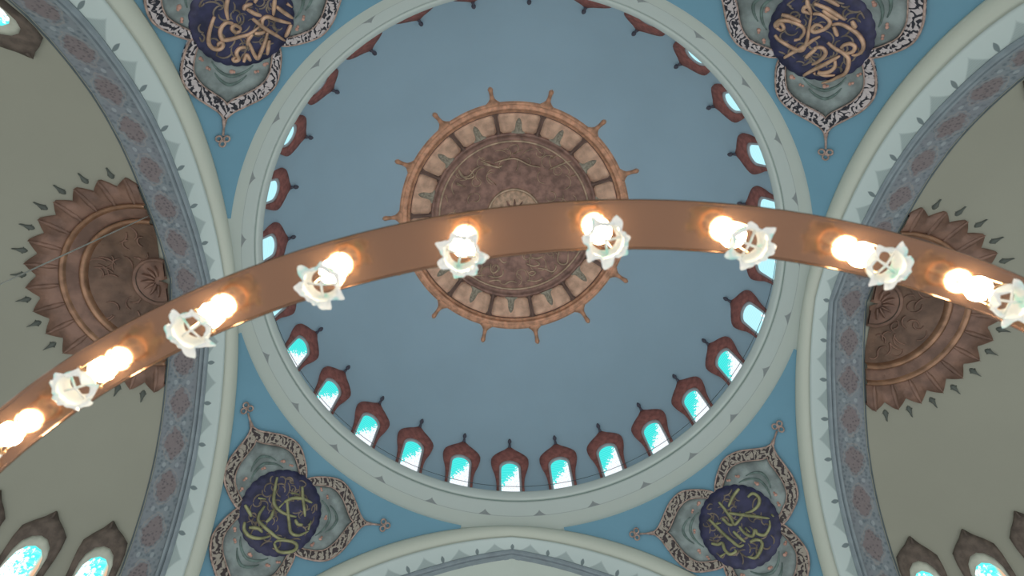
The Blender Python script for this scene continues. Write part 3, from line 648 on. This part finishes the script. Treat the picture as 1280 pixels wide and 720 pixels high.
def make_shade(seed):
    q=random.Random(seed); b=MB(); n=84; rows=[]; ph=q.uniform(0,1); pet=7
    am=[q.uniform(.75,1.3) for _ in range(pet)]; tw=[q.uniform(-.15,.15) for _ in range(pet)]; dz=[q.uniform(-.010,.012) for _ in range(pet)]
    prs=[(.040,-.150,0),(.047,-.157,.02),(.053,-.168,.05),(.056,-.180,.08),(.055,-.192,.15),(.050,-.200,.30),(.050,-.207,.6),(.055,-.212,1.0),(.058,-.211,1.5)]
    for t,(r,z,k_) in enumerate(prs):
        row=[]
        for k in range(n):
            a=2*pi*k/n; f=(a/(2*pi)*pet+ph)%pet; i=int(f)%pet; x=f-int(f)-.5
            peak=max(0,1-abs(x)*2.0)**1.25
            d=.0125*k_*(peak*am[i]*1.2-.20*(abs(x)*2)**3)+.0035*k_*sin(5*a+seed)+.0016*k_*sin(17*a+seed*2); zz=z+ k_*(.010*(peak-.4)+dz[i]*peak)
            row.append(Vector(((r+d)*cos(a+tw[i]*k_*peak*.5),(r+d)*sin(a+tw[i]*k_*peak*.5),zz)))
        rows.append(row)
    b.grid(rows,closed=True)
    base=len(b.v); inner=[[Vector((p.x*.965,p.y*.965,p.z+.0004)) for p in r] for r in rows]; b.grid(inner,closed=True,flip=True)
    b.grid([rows[-1],inner[-1]],closed=True); b.grid([inner[0],rows[0]],closed=True)
    # crystal cross inside
    for k in range(2):
        a=pi*k/2+.5+ph; b.tube([(.044*cos(a),.044*sin(a),-.176),(0,0,-.186),(-.044*cos(a),-.044*sin(a),-.176)],.004,6)
    return b
sh0=make_shade(1).build('flower_shade',M['glass'],lh,(0,0,0))
shm=[sh0.data]+[make_shade(s).build('flower_shade',M['glass'],lh,(0,0,0)) for s in (2,3,4)]
for s in shm[1:]:
    d=s.data; bpy.data.objects.remove(s); shm[shm.index(s)]=d
NL=51
for i in range(NL):
    a=radians(-93.95+360/NL*i)
    if i==0: l,bb,ss=lh,bu,sh0
    else:
        l=lh.copy(); C.objects.link(l); l.parent=ch
        bb=bu.copy(); C.objects.link(bb); bb.parent=l
        ss=sh0.copy(); C.objects.link(ss); ss.parent=l; ss.data=shm[i%4]
    ss.rotation_euler=(0,0,rnd.uniform(0,6.28))
    l.location=(RL*cos(a),RL*sin(a),0); l.rotation_euler=(0,0,a)

# thin wire crossing in front of the left half dome
b=MB(); A=Vector((-1.159,-.2255,1.9075)); D=Vector((-.0655,.0592,-.434)); b.tube([W(*(A+Vector((0,0,.03)))),W(*A),W(*(A+D*1.0)),W(*(A+D*2.2))],.013,6)
tag(b.build('hanging_wire',M['wire'],origin=W(*A)),'thin pale steel wire hanging slantwise in front of the brown toothed medallion','wire')

# ------------------------------------------------------------------ light of the hall
wd=bpy.data.worlds.new('hall_daylight'); bpy.context.scene.world=wd; wd.use_nodes=True
nt=wd.node_tree; bg=nt.nodes['Background']
bg.inputs[0].default_value=(*(.94,.97,1.0),1); bg.inputs[1].default_value=1.0

# ------------------------------------------------------------------ camera
f_,t_,ro,az=774.46,.297,.0768,-.114
v=Vector((0,sin(t_),cos(t_))); r=Vector((1,0,0)); d=v.cross(r)
r_2=r*cos(ro)+d*sin(ro); d_2=-r*sin(ro)+d*cos(ro)
from mathutils import Matrix
MZ=Matrix.Rotation(az,3,'Z'); r_2,d_2,v=MZ@r_2,MZ@d_2,MZ@v
cam=bpy.data.cameras.new('camera'); co=bpy.data.objects.new('camera',cam); C.objects.link(co)
m4=Matrix(((r_2.x,-d_2.x,-v.x,0),(r_2.y,-d_2.y,-v.y,0),(r_2.z,-d_2.z,-v.z,0),(0,0,0,1)))
m4.translation=Vector((CAMX*S,CAMY*S,EYE)); co.matrix_world=m4
cam.sensor_width=36; cam.lens=36*f_/1280; cam.clip_end=200
cam.dof.use_dof=True; cam.dof.focus_distance=14; cam.dof.aperture_fstop=2.8
sc=bpy.context.scene; sc.camera=co
sc.view_settings.view_transform='Standard'; sc.view_settings.look='None'; sc.view_settings.gamma=1; sc.view_settings.exposure=0.0
sc.view_settings.use_curve_mapping=False
sc.cycles.use_denoising=True; sc.cycles.max_bounces=8; sc.cycles.sample_clamp_indirect=4
